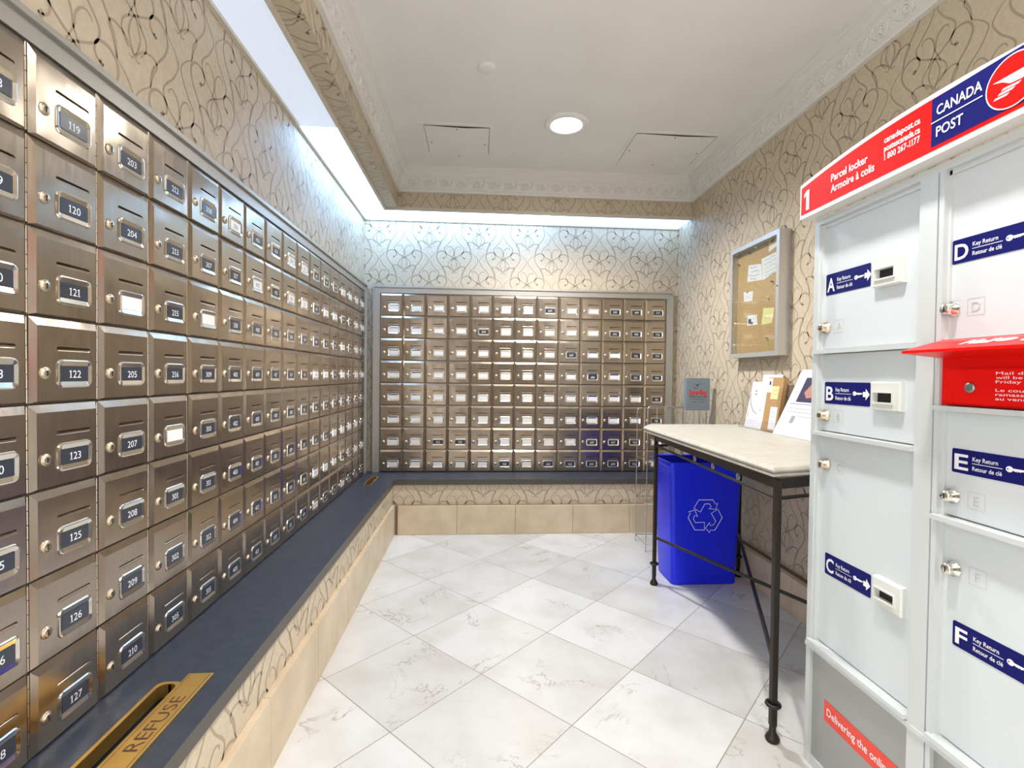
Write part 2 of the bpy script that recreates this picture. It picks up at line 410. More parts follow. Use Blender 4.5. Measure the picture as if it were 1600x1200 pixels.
# ------------------------------------------------------------------ room shell
struct(MB().box((XL-.1, YF-.1, -.1), (XR+.1, YB+.1, 0)), 'floor', M_floor)
struct(MB().box((XL-.1, YF-.1, ZC), (XR+.1, YB+.1, ZC+.1)), 'ceiling', M_ceiling)
mb = MB().box((XL-.1, -.1, 0), (XL, YB+.1, ZC)).box((XL-.1, YF, 0), (XL, -1.75, ZC)).box((XL-.1, -1.75, 2.4), (XL, -.1, ZC))  # opening behind the camera is added to let world light in as fill
paper(mb, (XL, 0, 0), Y, Z, (-.1, YB, 1.86, ZS), (.2, 2.132)); struct(mb, 'wall_left', [M_paper_wall, M_swirl])
mb = MB().box((XL, YB, 0), (XR, YB+.1, ZC))
paper(mb, (0, YB, 0), X, Z, (XL, XR, .41, ZS), (1.394, 2.132)); struct(mb, 'wall_back', [M_paper_wall, M_swirl])
mb = MB().box((XR, -.1, 0), (XR+.1, YB+.1, ZC)).box((XR, YF, 0), (XR+.1, -1.75, ZC)).box((XR, -1.75, 2.4), (XR+.1, -.1, ZC))  # matching added opening on this side, also for fill light
paper(mb, (XR, 0, 0), -Y, Z, (-YB, .05, .15, 2.6), (-3.328, 2.166-PU)); struct(mb, 'wall_right', [M_paper_wall, M_swirl])
mb = MB().box((XL-.1, YF-.1, 0), (XR+.1, YF, ZC)); struct(mb, 'wall_front', [mat('dark_reflection_wall', (.09, .066, .045), .5)])  # unseen wall, coloured dark so the mailbox doors reflect less light

# soffit: hollow box along left and back, underside open for the light panels
mb = MB()
mb.box((XF-.02, YF, ZS), (XF, YFa+.02, ZC)); mb.box((XF, YFa, ZS), (XR, YFa+.02, ZC))
mb.box((-.712, YF, ZS), (XF-.02, YFa+.02, ZS+.02))               # papered strip of the underside
paper(mb, (XF, 0, 0), Y, Z, (YF, YFa, ZS, 2.58), (.2, 2.332))
paper(mb, (0, YFa, 0), X, Z, (XF, XR, ZS, 2.58), (1.394-PU, 2.132+PU))
paper(mb, (0, 0, ZS), Y, X, (YF, YFa, -.712, XF), (.2, XF-.04))
struct(mb, 'trim_1', [M_paper_wall, M_swirl])
mb = MB()                                                         # slim trims carrying the light panels
mb.box((XL, YF, ZS-.014), (XL+.018, YB-.014, ZS+.01)); mb.box((-.722, YF, ZS-.014), (-.706, YFa+.014, ZS+.01))
mb.box((XL, YB-.014, ZS-.014), (XR, YB, ZS+.01)); mb.box((-.722, YFa-.002, ZS-.012), (XR, YFa+.016, ZS+.01))
struct(mb, 'trim_2', M_ivory)
# plaster crown, mitred sweep left fascia -> back fascia -> right wall
prof = [(0,2.572),(.022,2.572),(.024,2.588),(.014,2.594),(.016,2.602),(.026,2.640),(.036,2.676),(.046,2.680),(.046,2.694),(.053,2.698),(.056,2.712),(.064,2.716),(.066,2.732),(.074,2.737),(.076,2.7499)]
def ring(x, y, dx, dy): return [(x+d*dx, y+d*dy, z) for d, z in prof]
def sweep(rings, mb):
    k = len(prof)
    for a, b in zip(rings[:-1], rings[1:]):
        mb.add(a+b, [(i, i+1, i+1+k, i+k) for i in range(k-1)], 0)
spir = [(.030*(1-.78*t)*math.cos(5.2*PI*t*.8+2.6), .030*(1-.78*t)*math.sin(5.2*PI*t*.8+2.6)) for t in [i/15 for i in range(16)]]
leaf = [(.028,-.022),(.045,-.008),(.058,.012),(.052,.026),(.040,.022)]
def scrolls(mb, along0, along1, fn):
    n = int((along1-along0)/.115); st = (along1-along0)/n
    for i in range(n):
        c = along0+st*(i+.5)
        for P, r in ((spir, .0042), (leaf, .0045), ([(p[0]-.075, -p[1]*.8) for p in leaf], .0035)):
            mb.tube([fn(c+p[0], p[1]) for p in P], r*1.35, 5)
def band(t):          # t along band height -.033..+.033 -> (offset, z)
    f = (t+.037)/.074; return (.016+.02*f, 2.602+.074*f)
mb = MB(); A = ring(XF, YF, 1, 0); B = ring(XF, YFa, 1, -1); sweep([A, B], mb)
scrolls(mb, -.2, YFa-.05, lambda s, t: (XF+band(t)[0], s, band(t)[1])); struct(mb, 'trim_3', M_crown)
mb = MB(); D = ring(XR, YFa, -1, -1); sweep([B, D], mb)
scrolls(mb, XF+.05, XR-.05, lambda s, t: (s, YFa-band(t)[0], band(t)[1])); struct(mb, 'trim_4', M_crown)
mb = MB(); E_ = ring(XR, YF, -1, 0); sweep([D, E_], mb)
scrolls(mb, -.2, YFa-.05, lambda s, t: (XR-band(t)[0], s, band(t)[1])); struct(mb, 'trim_5', M_crown)

# luminous soffit panels
lab = ['luminous ceiling strip panel behind the camera end', 'dimmer luminous ceiling strip panel nearest the camera on the left soffit',
       'bluish luminous soffit panel between the near one and the corner', 'brightest long luminous panel wrapping into the back left corner']
spans = [(-1.25, .14), (.145, 1.365), (1.370, 2.590), (2.595, YB-.014)]
for i, (a, b) in enumerate(spans):
    m = mat('luminous_panel_'+str(i), (.42, .42, .44), .5, emit=(PANEL_COLOR if i == 3 else (.74, .84, 1.0, 1)), es=PANEL_STRENGTH[i])
    t = thing('light_panel', (-.813, (a+b)/2, ZS), lab[i], 'light panel', 'luminous panels of the left soffit')
    mb = MB().box((XL+.018, a, ZS+.001), (-.722, b, ZS+.006)); build(mb, 'diffuser', m, t)
for i, (a, b) in enumerate([(-.720, .55), (.555, XR-.002)]):
    m = mat('luminous_back_'+str(i), (.8, .8, .8), .5, emit=PANEL_COLOR, es=[8.0, 3.2][i])
    t = thing('light_panel', ((a+b)/2, 3.93, ZS), ['luminous panel of the back soffit, left half next to the bright corner', 'luminous panel of the back soffit, right half ending at the right wall'][i], 'light panel', 'luminous panels of the back soffit')
    mb = MB().box((a, YFa+.016, ZS+.001), (b, YB-.014, ZS+.006)); build(mb, 'diffuser', m, t)

# downlights
for i, (dx, dy) in enumerate(DOWNLIGHTS):
    t = thing('downlight', (dx, dy, ZC), ['round recessed downlight glowing in the middle of the ceiling', 'round recessed downlight in the ceiling above the camera', 'added unseen fill downlight in the ceiling behind the camera'][i], 'ceiling light', 'downlights in the ceiling')
    build(MB().lathe([(.136, 0), (.136, -.006), (.128, -.012), (.100, -.014), (.092, -.006), (.092, 0)], (dx, dy, ZC), (0, 0, 1), 40), 'trim_ring', M_ceiling, t)
    m = mat('downlight_lens', (.9, .9, .9), .4, emit=(1, .99, .96), es=9)
    build(MB().lathe([(0, -.005), (.092, -.005), (.092, 0)], (dx, dy, ZC), (0, 0, 1), 40), 'lens', m, t)
t = thing('sprinkler_cover', (.028, 2.515, ZC), 'small round white cover disc on the ceiling near the downlight', 'ceiling disc')
build(MB().lathe([(0, -.012), (.040, -.012), (.045, -.008), (.045, 0)], (.028, 2.515, ZC), (0, 0, 1), 32), 'cover', M_ceiling, t)
M_gap = mat('hatch_gap', (.10, .08, .06), .9)
def hatch(x0, y0, x1, y1, label):
    t = thing('access_panel', ((x0+x1)/2, (y0+y1)/2, ZC), label, 'ceiling hatch', 'plaster access panels in the ceiling')
    mb = MB(); z0, z1 = ZC-.004, ZC
    for a, b in (((x0, y0), (x1, y0+.022)), ((x0, y1-.03), (x1, y1)), ((x0, y0+.022), (x0+.03, y1-.03)), ((x1-.03, y0+.022), (x1, y1-.03))): mb.box((*a, z0), (*b, z1))
    build(mb, 'hatch_frame', M_ceiling, t)
    mb = MB().box((x0+.034, y0+.034, ZC-.005), (x1-.034, y1-.034, ZC))
    build(mb, 'hatch_door', M_ceiling, t)
    g = MB(); xm = (x0+x1)/2
    g.add([(x0+.03, y0+.022, ZC-.0052), (xm, y0+.021, ZC-.0052), (x1-.03, y0+.022, ZC-.0052), (x1-.03, y0+.027, ZC-.0052), (xm+.05, y0+.042, ZC-.0052), (x0+.03, y0+.026, ZC-.0052)], [(0, 1, 2, 3, 4, 5)])
    for sx, sy in ((xm, y0+.06), (xm, y1-.06), (x1-.06, (y0+y1)/2), (x0+.06, (y0+y1)/2)):
        build(MB().lathe([(0, -.0062), (.005, -.0062), (.005, -.005)], (sx, sy, ZC), (0, 0, 1), 10), 'screw', M_gap, t)
    g.strip([(x0+.032, y1-.1), (x0+.032, y0+.0275), (xm, y0+.0275), (x1-.032, y0+.0275), (x1-.032, y1-.1)], .0022, (0, 0, ZC-.0052), X, Y, 0)
    build(g, 'dark_gap', M_gap, t)
hatch(-.385, 3.09, .087, 3.585, 'square plaster access panel in the ceiling left of the downlight')
hatch(.955, 3.07, 1.545, 3.60, 'larger plaster access panel in the ceiling right of the downlight, wide dark gap')

# ------------------------------------------------------------------ counter, panels under it
CZ0, CZ1 = .37, .41
def counter():
    ox0, oy0 = XL, .35
    outer = [(XL+.002, oy0), (-.618, oy0), (-.618, 3.738), (XR-.002, 3.738), (XR-.002, YB-.002), (XL+.002, YB-.002)]
    h1 = rrect(-.790, .70, -.747, 1.288, .018); h2 = rrect(-.800, 3.56, -.762, 3.84, .016)
    mb = MB(); mb.holed(outer, [h1, h2], (0, 0, CZ1), X, Y, 0)
    mb.holed([outer[0]]+outer[:0:-1], [h1, h2], (0, 0, CZ0), Y*0+X, Y, 1)
    k = len(outer); ed = [(p[0], p[1], CZ1) for p in outer]; ed0 = [(p[0], p[1], CZ0) for p in outer]
    mb.bridge(ed0, ed, 1)
    for h in (h1, h2): mb.bridge([(p[0], p[1], CZ1) for p in h], [(p[0], p[1], CZ0+.001) for p in h], 2); mb.add([(p[0], p[1], CZ0+.001) for p in h], [tuple(range(len(h)))], 2)  # dark sheet closing each hole stands in for the shade down the slot
    t = build(mb, 'counter_ledge', [M_counter, M_edge, M_hole])
    tag(t, 'dark slate L-shaped ledge running under both mailbox banks', 'counter'); return h1, h2
H1, H2 = counter()
def chute(h, plate, label):
    xs = [p[0] for p in h]; ys = [p[1] for p in h]; t = thing('refuse_chute', ((min(xs)+max(xs))/2, (min(ys)+max(ys))/2, CZ1), label, 'refuse slot', 'brass refuse slots in the ledge')
    cx, cy_ = sum(xs)/len(xs), sum(ys)/len(ys); mb = MB()
    inn = [(p[0], p[1]) for p in h]
    out = [(p[0]+(.009 if p[0] > cx else -.009), p[1]+(.009 if p[1] > cy_ else -.009)) for p in h]
    z = CZ1+.0025
    mb.bridge([(p[0], p[1], z) for p in out], [(p[0], p[1], z) for p in inn]); mb.bridge([(p[0], p[1], CZ1+.0002) for p in out], [(p[0], p[1], z) for p in out]); mb.bridge([(p[0], p[1], z) for p in inn], [(p[0]*.96+cx*.04, p[1], CZ0+.01) for p in inn])
    build(mb, 'brass_lip', M_brass, t)
    if plate:
        x0, x1, y0, y1 = -.742, -.680, .76, 1.325; mb = MB(); mb.bbox((x0, y0, CZ1+.0003), (x1, y1, CZ1+.006), .001)
        zz = CZ1+.0064
        mb.strip([(x0+.006, y0+.006), (x1-.006, y0+.006), (x1-.006, y1-.006), (x0+.006, y1-.006)], .0012, (0, 0, zz), X, Y, 1, closed=True)
        mb.text('REFUSE', (-.695, 1.055, zz), Y, -X, .043, 1, bold=-.005, width=.175)
        build(mb, 'lettered_plate', [M_brass, M_engrave], t)
    return t
chute(H1, True, 'brass refuse slot with engraved REFUSE plate at the near end of the ledge')
chute(H2, False, 'small brass refuse slot in the ledge at the far left corner')

mb = MB(); mb.box((-.645, .35, .20), (-.630, 3.75, CZ0-.001))
paper(mb, (-.630, 0, 0), Y, Z, (.35, 3.752, .2, CZ0), (.2, .37))
struct(mb, 'wall_inner_left', [M_paper_wall, M_swirl])
mb = MB(); mb.box((-.629, 3.752, .20), (XR-.001, 3.767, CZ0-.001))
paper(mb, (0, 3.752, 0), X, Z, (-.629, XR, .2, CZ0), (.049, .37))
struct(mb, 'wall_inner_back', [M_paper_wall, M_swirl])
mb = MB(); L_ = .4405; mb.box((XL+.002, .36, 0), (-.612, 3.71, .226), 1)
y = 3.708
while y > .4:
    y2 = max(y-L_, .36); mb.bbox((-.63, y2+.0012, .001), (-.608, y-.0012, .228), .0012, 0); y = y2
struct(mb, 'baseboard_left', [M_tile, M_groutb])
mb = MB(); mb.box((-.612, 3.715, 0), (XR-.002, 3.80, .214), 1)
x = -.148-L_
while x < XR-.02:
    a = max(x, -.608); b = min(x+L_, XR-.004); mb.bbox((a+.0012, 3.71, .001), (b-.0012, 3.73, .216), .0012, 0); x += L_
struct(mb, 'baseboard_back', [M_tile, M_groutb])
mb = MB(); mb.box((1.604, -.2, 0), (XR, 3.709, .186), 1)
y = 3.707
while y > 0:
    y2 = y-L_; mb.bbox((1.600, y2+.0012, .001), (1.63, y-.0012, .188), .0012, 0); y = y2
struct(mb, 'baseboard_right', [M_tile, M_groutb])

# ------------------------------------------------------------------ mailboxes
BW, BH = .18095, .18
def mailbox_parts():
    # local frame: x right, z up, front towards -y; y=0 is the casing front
    cas = MB().box((-BW/2+.0004, 0, .0004), (BW/2-.0004, .0225, BH-.0004)).mesh('casing', [M_steel_dark])
    mb = MB(); hw = BW/2-.0022
    yo, yf = -.0032, -.0095
    outer = [(-hw, .002), (hw-.004, .002), (hw-.004, BH-.002), (-hw, BH-.002)]
    face = [(-hw+.012, .006), (hw-.010, .006), (hw-.010, BH-.018), (-hw+.012, BH-.018)]
    O = [(p[0], yo, p[1]) for p in outer]; F = [(p[0], yf, p[1]) for p in face]; Bk = [(p[0], -.0001, p[1]) for p in outer]
    mb.bridge(O, F); mb.bridge(Bk, O)
    sx0, sx1, sz, sr = -.030, .060, .116, .0045
    cap = arc(sx1-sr, sz, sr, -PI/2, PI/2, 6)+arc(sx0+sr, sz, sr, PI/2, 3*PI/2, 6)
    mb.holed(face, [cap], (0, yf, 0), X, Z, 0)
    # louvre: deep at the top, flush at the bottom
    inner = [(p[0], yf+(.007 if p[1] > sz else .0005), sz+(p[1]-sz)*.75) for p in cap]
    mb.bridge([(p[0], yf, p[1]) for p in cap], inner)
    k = len(inner); mb.add(inner, [tuple(range(k))], 0)
    # piano hinge down the right side
    for i in range(6):
        z0 = .003+i*(BH-.006)/6; mb.tube([(hw-.001, -.004, z0+.0008), (hw-.001, -.004, z0+(BH-.006)/6-.0008)], .0026, 6, 0)
    door = mb.mesh('door', [M_steel])
    mb = MB(); c = (-.058, yf, .064)
    mb.lathe([(.0128, 0), (.0128, .0015), (.0118, .0026), (.0092, .0026), (.0090, .0044), (.0084, .0050), (0, .0050)], c, (0, -1, 0), 20)
    mb.box((c[0]-.0013, yf-.0056, c[2]-.006), (c[0]+.0013, yf-.0049, c[2]+.003), 1)
    mb.lathe([(0, .0055), (.0027, .0055), (.0027, .0049)], (c[0], yf, c[2]+.003), (0, -1, 0), 8, 1)
    lock = mb.mesh('lock', [M_brassy, M_hole])
    mb = MB(); cx, cz = .0165, .063
    def rr(hx, hz, r, y): return [(cx+p[0], y, cz+p[1]) for p in rrect(-hx, -hz, hx, hz, r, 4)]
    R_ = [rr(.047, .0310, .013, yf+.0002), rr(.0455, .0292, .012, yf-.0030), rr(.0435, .0272, .011, yf-.0036), rr(.0365, .0172, .003, yf-.0008)]
    for a, b in zip(R_[:-1], R_[1:]): mb.bridge(a, b)
    holder = mb.mesh('label_holder', [M_bright])
    return cas, door, lock, holder
CAS, DOOR, LOCK, HOLD = mailbox_parts()
def card_mesh(text, white):
    mb = MB(); yf = -.0095; cx, cz = .0165, .063
    mb.box((cx-.0365, yf-.0016, cz-.0165), (cx+.0365, yf-.0006, cz+.0165), 0)
    if text: mb.text(text, (cx, yf-.0018, cz-.009), X, Z, .0235, 1, bold=.0, align='c')
    return mb.mesh('number_card', [M_card_glare, M_digit_dark] if white else [M_card_dark, M_digit])
BLANK_W = card_mesh('', True); BLANK_D = card_mesh('', False)
def put_mailbox(loc, rz, label, group, card):
    root = bpy.data.objects.new('mailbox', None); C.objects.link(root); root.location = loc; root.rotation_euler = (0, 0, rz); root.empty_display_size = .03
    tag(root, label, 'mailbox', group)
    for nm, me in (('casing', CAS), ('door', DOOR), ('lock', LOCK), ('label_holder', HOLD)):
        o = bpy.data.objects.new(nm, me); C.objects.link(o); o.parent = root
        if nm == 'door':
            o.rotation_euler = (random.uniform(-.006, .006), 0, random.uniform(-.008, .008))
        if nm == 'label_holder':
            c = bpy.data.objects.new('number_card', card); C.objects.link(c); c.parent = o
ORD = ['top', 'second', 'third', 'fourth', 'fifth', 'sixth', 'seventh', 'bottom']
ORDN = ['first', 'second', 'third', 'fourth', 'fifth', 'sixth', 'seventh', 'eighth', 'ninth', 'tenth', 'eleventh', 'twelfth', 'thirteenth', 'fourteenth', 'fifteenth', 'sixteenth', 'seventeenth']
NUM = {-2: ['108', '109', '110', '113', '110', '115', '116', '118'], -1: ['119', '120', '121', '122', '123', '125', '126', '127'],
       0: ['203', '204', '', '205', '207', '208', '209', '210'], 1: ['212', '213', '215', '216', '', '301', '302', '305'],
       2: ['308', '307', '', '309', '310', '311', '312', '315']}
READ = {(-1, 1), (-1, 2), (-1, 3), (-1, 4), (-1, 5), (-1, 6), (-1, 7), (0, 4), (0, 5), (0, 6), (0, 7), (1, 2), (1, 5), (1, 6), (1, 7), (2, 7)}
n_ = 316
for i in range(-2, 15):
    yc = 1.2303+BW*(i+.5); colname = ORDN[14-i]
    for j in range(8):
        z = 1.85-BH*(j+1)
        if i in NUM: s = NUM[i][j]
        else: s = str(n_); n_ += 1; n_ += 82 if n_ % 100 == 19 else 0
        white = (s == '') or (i > 2 and j < 2 and random.random() < .7) or (i > 7 and random.random() < .35)
        me = (BLANK_W if s == '' else card_mesh(s, True)) if white else card_mesh(s, False)
        rowt = {'top': 'in the top row', 'bottom': 'in the bottom row'}.get(ORD[j], 'in the %s row down' % ORD[j])
        if (i, j) in READ: lb = 'steel mailbox numbered %s, left wall, %s, %s column from back corner' % (s, rowt.replace('in the ', '').replace(' down', ''), colname)
        else: lb = 'steel mailbox on left wall %s, %s column from the back corner' % (rowt, colname)
        put_mailbox((-.901, yc, z), PI/2, lb, 'steel mailboxes on the left wall', me)
DARKB = {(7, 0), (10, 0), (11, 0), (12, 0), (4, 1), (10, 1), (11, 1), (12, 1), (8, 2), (11, 2), (12, 2), (9, 3), (11, 3), (12, 3), (12, 4), (3, 6), (2, 6), (11, 6), (10, 6), (12, 5), (9, 7), (10, 7), (11, 7), (8, 7), (5, 7), (7, 7), (9, 6)}
for i in range(13):
    xc = -.788+.1807*(i+.5)
    for j in range(8):
        z = 1.85-.1797*(j+1)
        s = str(401+j+i*8+(i//3)*70)
        me = card_mesh(s, False) if (i, j) in DARKB else BLANK_W
        rowt = {'top': 'in the top row', 'bottom': 'in the bottom row'}.get(ORD[j], 'in the %s row down' % ORD[j])
        put_mailbox((xc, 4.0345, z), 0, 'steel mailbox on back wall %s, %s column from the left' % (rowt, ORDN[i]), 'steel mailboxes on the back wall', me)
# frames round the banks
def bank_frame(label, P):
    """P(a, d, z): a along the wall, d out from wall"""
    return
mb = MB(); y0, y1 = .868, 3.946
mb.box((XL+.0005, y0-.03, 1.8515), (-.893, y1+.045, 1.892)); mb.box((XL+.0005, y0-.03, 1.892), (-.882, y1+.0399, 1.906)); mb.box((XL+.0005, y1+.0015, CZ1+.0005), (-.893, y1+.045, 1.8515)); mb.box((XL+.0005, y1+.040, CZ1+.0005), (-.882, y1+.054, 1.906))
mb.box((XL+.0005, y0-.03, CZ1+.0005), (-.893, y0-.0015, 1.8515))
struct(mb, 'trim_6', M_frame)
mb = MB(); x0, x1 = -.788, 1.561; yy = 4.026
mb.box((x0-.0429, yy, 1.8515), (x1+.0429, YB-.0005, 1.895)); mb.box((x0-.055, yy-.011, 1.895), (x1+.055, YB-.0005, 1.908))
mb.box((x0-.0429, yy, CZ1+.0005), (x0-.0015, YB-.0005, 1.8515)); mb.box((x0-.055, yy-.011, CZ1+.0005), (x0-.043, YB-.0005, 1.895))
mb.box((x1+.0015, yy, CZ1+.0005), (x1+.0429, YB-.0005, 1.8515)); mb.box((x1+.043, yy-.011, CZ1+.0005), (x1+.055, YB-.0005, 1.895))
struct(mb, 'trim_7', M_frame)

# ------------------------------------------------------------------ parcel locker
LX = 1.04; LU = -Y
T = thing('parcel_locker', (1.35, 1.06, 0), 'tall pale grey parcel locker with red header on the right side', 'parcel locker')
mb = MB()
mb.box((1.085, .665, .03), (1.60, 1.470, 1.69))                               # carcass
mb.box((LX, 1.455, .0), (1.09, 1.474, 1.672), 1); mb.box((LX+.006, 1.447, .385), (1.08, 1.455, 1.67), 1)
mb.box((LX, 1.062, .0), (1.09, 1.108, 1.672), 1); mb.box((LX+.006, 1.108, .385), (1.08, 1.113, 1.67), 1)
mb.box((LX, 1.046, .0), (1.09, 1.058, 1.672), 1); mb.box((1.052, 1.040, .385), (1.08, 1.047, 1.67), 1)
mb.box((LX, .660, .0), (1.09, .682, 1.672), 1)
mb.box((LX, .66, 1.672), (1.09, 1.474, 1.69), 1); mb.box((LX+.012, .66, 1.66), (1.09, 1.474, 1.672), 1)
for z, ya, yb in ((1.283, 1.108, 1.462), (1.036, 1.108, 1.462), (.388, 1.108, 1.462), (1.283, .682, 1.052), (1.139, .682, 1.052), (.892, .682, 1.052), (.388, .682, 1.052)):
    mb.box((LX-.010, ya, z-.006), (1.085, yb, z+.005), 1)
mb.box((LX-.004, .66, .366), (1.09, 1.474, .378), 1)
mb.box((LX+.003, .66, 0), (1.09, 1.474, .03), 1)
build(mb, 'cabinet', [M_locker, M_locker_frame], T)
build(MB().box((LX+.010, .682, .03), (1.084, 1.455, .366)), 'kick_panel', M_kick, T)
mb = MB(); px = LX+.0095
mb.box((px-.0006, .70, .176), (px, 1.40, .238), 0)
mb.text('Delivering the online world', (px-.001, 1.388, .197), LU, Z, .032, 1, bold=.012, width=.30)
mb.text('En direct du monde en ligne', (px-.001, 1.06, .197), LU, Z, .032, 1, bold=.012, width=.30)
build(mb, 'slogan_strip', [M_redorange, M_white], T)
def KEY(mb, o, u, v, s, mi):
    """white key pointing right then teeth below; s = length"""
    head = [(.19*s+.19*s*math.cos(a), .17*s*math.sin(a)) for a in [2*PI*i/16 for i in range(16)]]
    hole = [(.10*s+.045*s*math.cos(a), .045*s*math.sin(a)) for a in [2*PI*i/10 for i in range(10)]]
    mb.holed(head, [hole], o, u, v, mi)
    mb.poly([(.36*s, -.06*s), (.44*s, -.06*s), (.48*s, -.11*s), (.54*s, -.06*s), (.60*s, -.11*s), (.66*s, -.05*s), (.73*s, -.10*s), (.80*s, -.05*s), (.92*s, -.04*s), (1.0*s, .02*s), (.95*s, .07*s), (.36*s, .07*s)], o, u, v, 0, mi)
def locker_door(letter, ya, yb, za, zb, st, lockp, slot, small):
    """st = sticker (y_left, y_right, z0, z1)"""
    xf = 1.058; kf = 1.057/1.04; FY = lambda v: v*kf; FZ = lambda v: 1.2+(v-1.2)*kf
    st = (FY(st[0]), FY(st[1]), FZ(st[2]), FZ(st[3])); lockp = (lockp[0], FZ(lockp[1]))
    d = build(MB().bbox((xf, yb, za), (1.086, ya, zb), .003), 'door', M_locker, T)
    d['label'] = 'pale grey locker door marked %s' % letter
    # lock
    c = (xf, lockp[0], lockp[1])
    mb = MB().lathe([(.017, -.001), (.017, .004), (.0125, .006), (.012, .020), (.010, .023), (0, .023)], c, (-1, 0, 0), 24)
    mb.box((xf-.0236, c[1]-.0013, c[2]-.006), (xf-.0228, c[1]+.0013, c[2]+.006), 1)
    build(mb, 'lock', [M_brassy if not small else M_bright, M_hole], d)
    # embossed letter
    mb = MB(); e0 = (xf-.0008, lockp[0]-.033, lockp[1]-.018); q = .036
    mb.strip([(0, 0), (q, 0), (q, q), (0, q)], .0016, e0, LU, Z, 0, closed=True)
    mb.text(letter, (xf-.0009, e0[1]-q/2, e0[2]+.007), LU, Z, .030, 0, align='c')
    build(mb, 'embossed_letter', M_emboss, d)
    # sticker
    yl, yr, z0, z1 = st; W_ = yl-yr; H_ = z1-z0
    mb = MB(); mb.poly(rrect(0, 0, W_, H_, .004), (xf-.0012, yl, z0), LU, Z, .001, 0)
    xo = xf-.0016; f = 1 if small else 1.0
    mb.text(letter, (xo, yl-.006, z0+H_*.16), LU, Z, H_*.90, 1, bold=.02, width=.031 if letter != 'F' else .027)
    mb.text('Key Return', (xo, yl-.046, z0+H_*.58), LU, Z, H_*.24, 1, bold=.01, width=.052)
    mb.text('Retour de cl\u00e9', (xo, yl-.046, z0+H_*.20), LU, Z, H_*.24, 1, bold=.01, width=.060)
    mb.strip([(0, 0), (.062, 0)], .0012, (xo, yl-.045, z0+H_*.48), LU, Z, 1)
    KEY(mb, (xo, yl-.113, z0+H_*.52), LU, Z, .036, 1)
    mb.poly([(0, .007), (.010, .007), (.010, .016), (.024, 0), (.010, -.016), (.010, -.007), (0, -.007)][::-1], (xo, yl-.150, z0+H_*.5), -Y, Z, 0, 1)
    build(mb, 'key_return_sticker', [M_navy, M_white], d)
    # key return slot
    sy0, sy1, sz0, sz1 = slot; mb = MB()
    fo = [(0, 0), (sy0-sy1, 0), (sy0-sy1, sz1-sz0), (0, sz1-sz0)]; a, b = sy0-sy1, sz1-sz0
    ho = [(a*.10, b*.26), (a*.80, b*.26), (a*.80, b*.62), (a*.10, b*.62)]
    o1 = Vector((xf-.016, sy0, sz0)); mb.holed(fo, [ho], o1, LU, Z, 0)
    P3 = lambda L0, dx: [Vector((xf-.016+dx, sy0-p[0], sz0+p[1])) for p in L0]
    sk = [(-.003, -.003), (a+.003, -.003), (a+.003, b+.003), (-.003, b+.003)]
    mb.bridge(P3(sk, .005), P3(fo, 0)); mb.bridge(P3(sk, .016), P3(sk, .005)); mb.bridge(P3(ho, 0), P3(ho, .012)); mb.add(P3(ho, .012), [(0, 1, 2, 3)], 1)
    rim = [(a*.07, b*.2), (a*.83, b*.2), (a*.83, b*.68), (a*.07, b*.68)]
    mb.bridge(P3(rim, 0), P3(rim, -.004)); mb.bridge(P3(rim, -.004), P3(ho, -.004)); mb.bridge(P3(ho, -.004), P3(ho, 0))
    build(mb, 'key_return_slot', [M_offwhite, M_hole], d)
locker_door('A', 1.453, 1.112, 1.290, 1.662, (1.419, 1.251, 1.450, 1.512), (1.436, 1.354), (1.246, 1.160, 1.446, 1.514), False)
locker_door('B', 1.453, 1.112, 1.043, 1.276, (1.415, 1.243, 1.128, 1.192), (1.432, 1.092), (1.243, 1.157, 1.124, 1.192), False)
locker_door('C', 1.453, 1.112, .395, 1.029, (1.398, 1.226, .622, .684), (1.424, .946), (1.222, 1.138, .616, .684), False)
locker_door('D', 1.045, .684, 1.290, 1.662, (1.024, .850, 1.455, 1.507), (1.036, 1.357), (.845, .760, 1.446, 1.514), True)
locker_door('E', 1.045, .684, .899, 1.132, (1.012, .840, 1.001, 1.053), (1.024, .948), (.835, .750, .992, 1.060), True)
locker_door('F', 1.045, .684, .395, .885, (1.000, .828, .625, .679), (1.017, .790), (.823, .740, .616, .684), True)
# outgoing mail slot with hood
mb = MB(); mb.box((1.046, .684, 1.146), (1.086, 1.046, 1.277))
mb.box((1.036, .700, 1.150), (1.048, 1.030, 1.225))                             # lower door
mb.poly([(0, 0), (.030, 0), (.010, .055), (.004, .055)], (1.0355, 1.036, 1.152), LU, Z, .003)
mb.lathe([(.011, 0), (.011, .003), (.006, .004), (0, .004)], (1.036, .972, 1.186), (-1, 0, 0), 20, 2)
body = build(mb, 'mail_slot', [M_red, M_white, M_ring], T); body['label'] = 'red outgoing mail slot box'
mb = MB(); xs_ = 1.0355
for k, (s, wd) in enumerate((('Mail deposited here', .17), ('will be picked up Monday to', .215), ('Friday except holidays', .175), ('', 0), ('Le courrier d\u00e9pos\u00e9 ici est', .205), ('ramass\u00e9 quotidiennement', .20), ('au vendredi sauf les cong\u00e9s', .21))):
    if s: mb.text(s, (xs_, .921, 1.213-k*.0085), LU, Z, .0085, 0, bold=.0, width=wd)
build(mb, 'collection_notice', M_white, body)
mb = MB()   # hood: sloping top that juts forward
A0, A1 = 1.058, .668
vs = [(1.046, A0-.010, 1.292), (1.046, A1+.010, 1.292), (.958, A1, 1.266), (.958, A0, 1.266), (1.046, A0-.010, 1.250), (1.046, A1+.010, 1.250), (.958, A1, 1.260), (.958, A0, 1.260)]
mb.add(vs, [(0, 1, 2, 3), (4, 7, 6, 5), (3, 2, 6, 7), (0, 3, 7, 4), (1, 5, 6, 2), (0, 4, 5, 1)])
dv = Vector((1.046-.958, 0, .026)).normalized(); nn = Vector((-dv.z, 0, dv.x))
hood = build(mb, 'hood', [M_red], body)
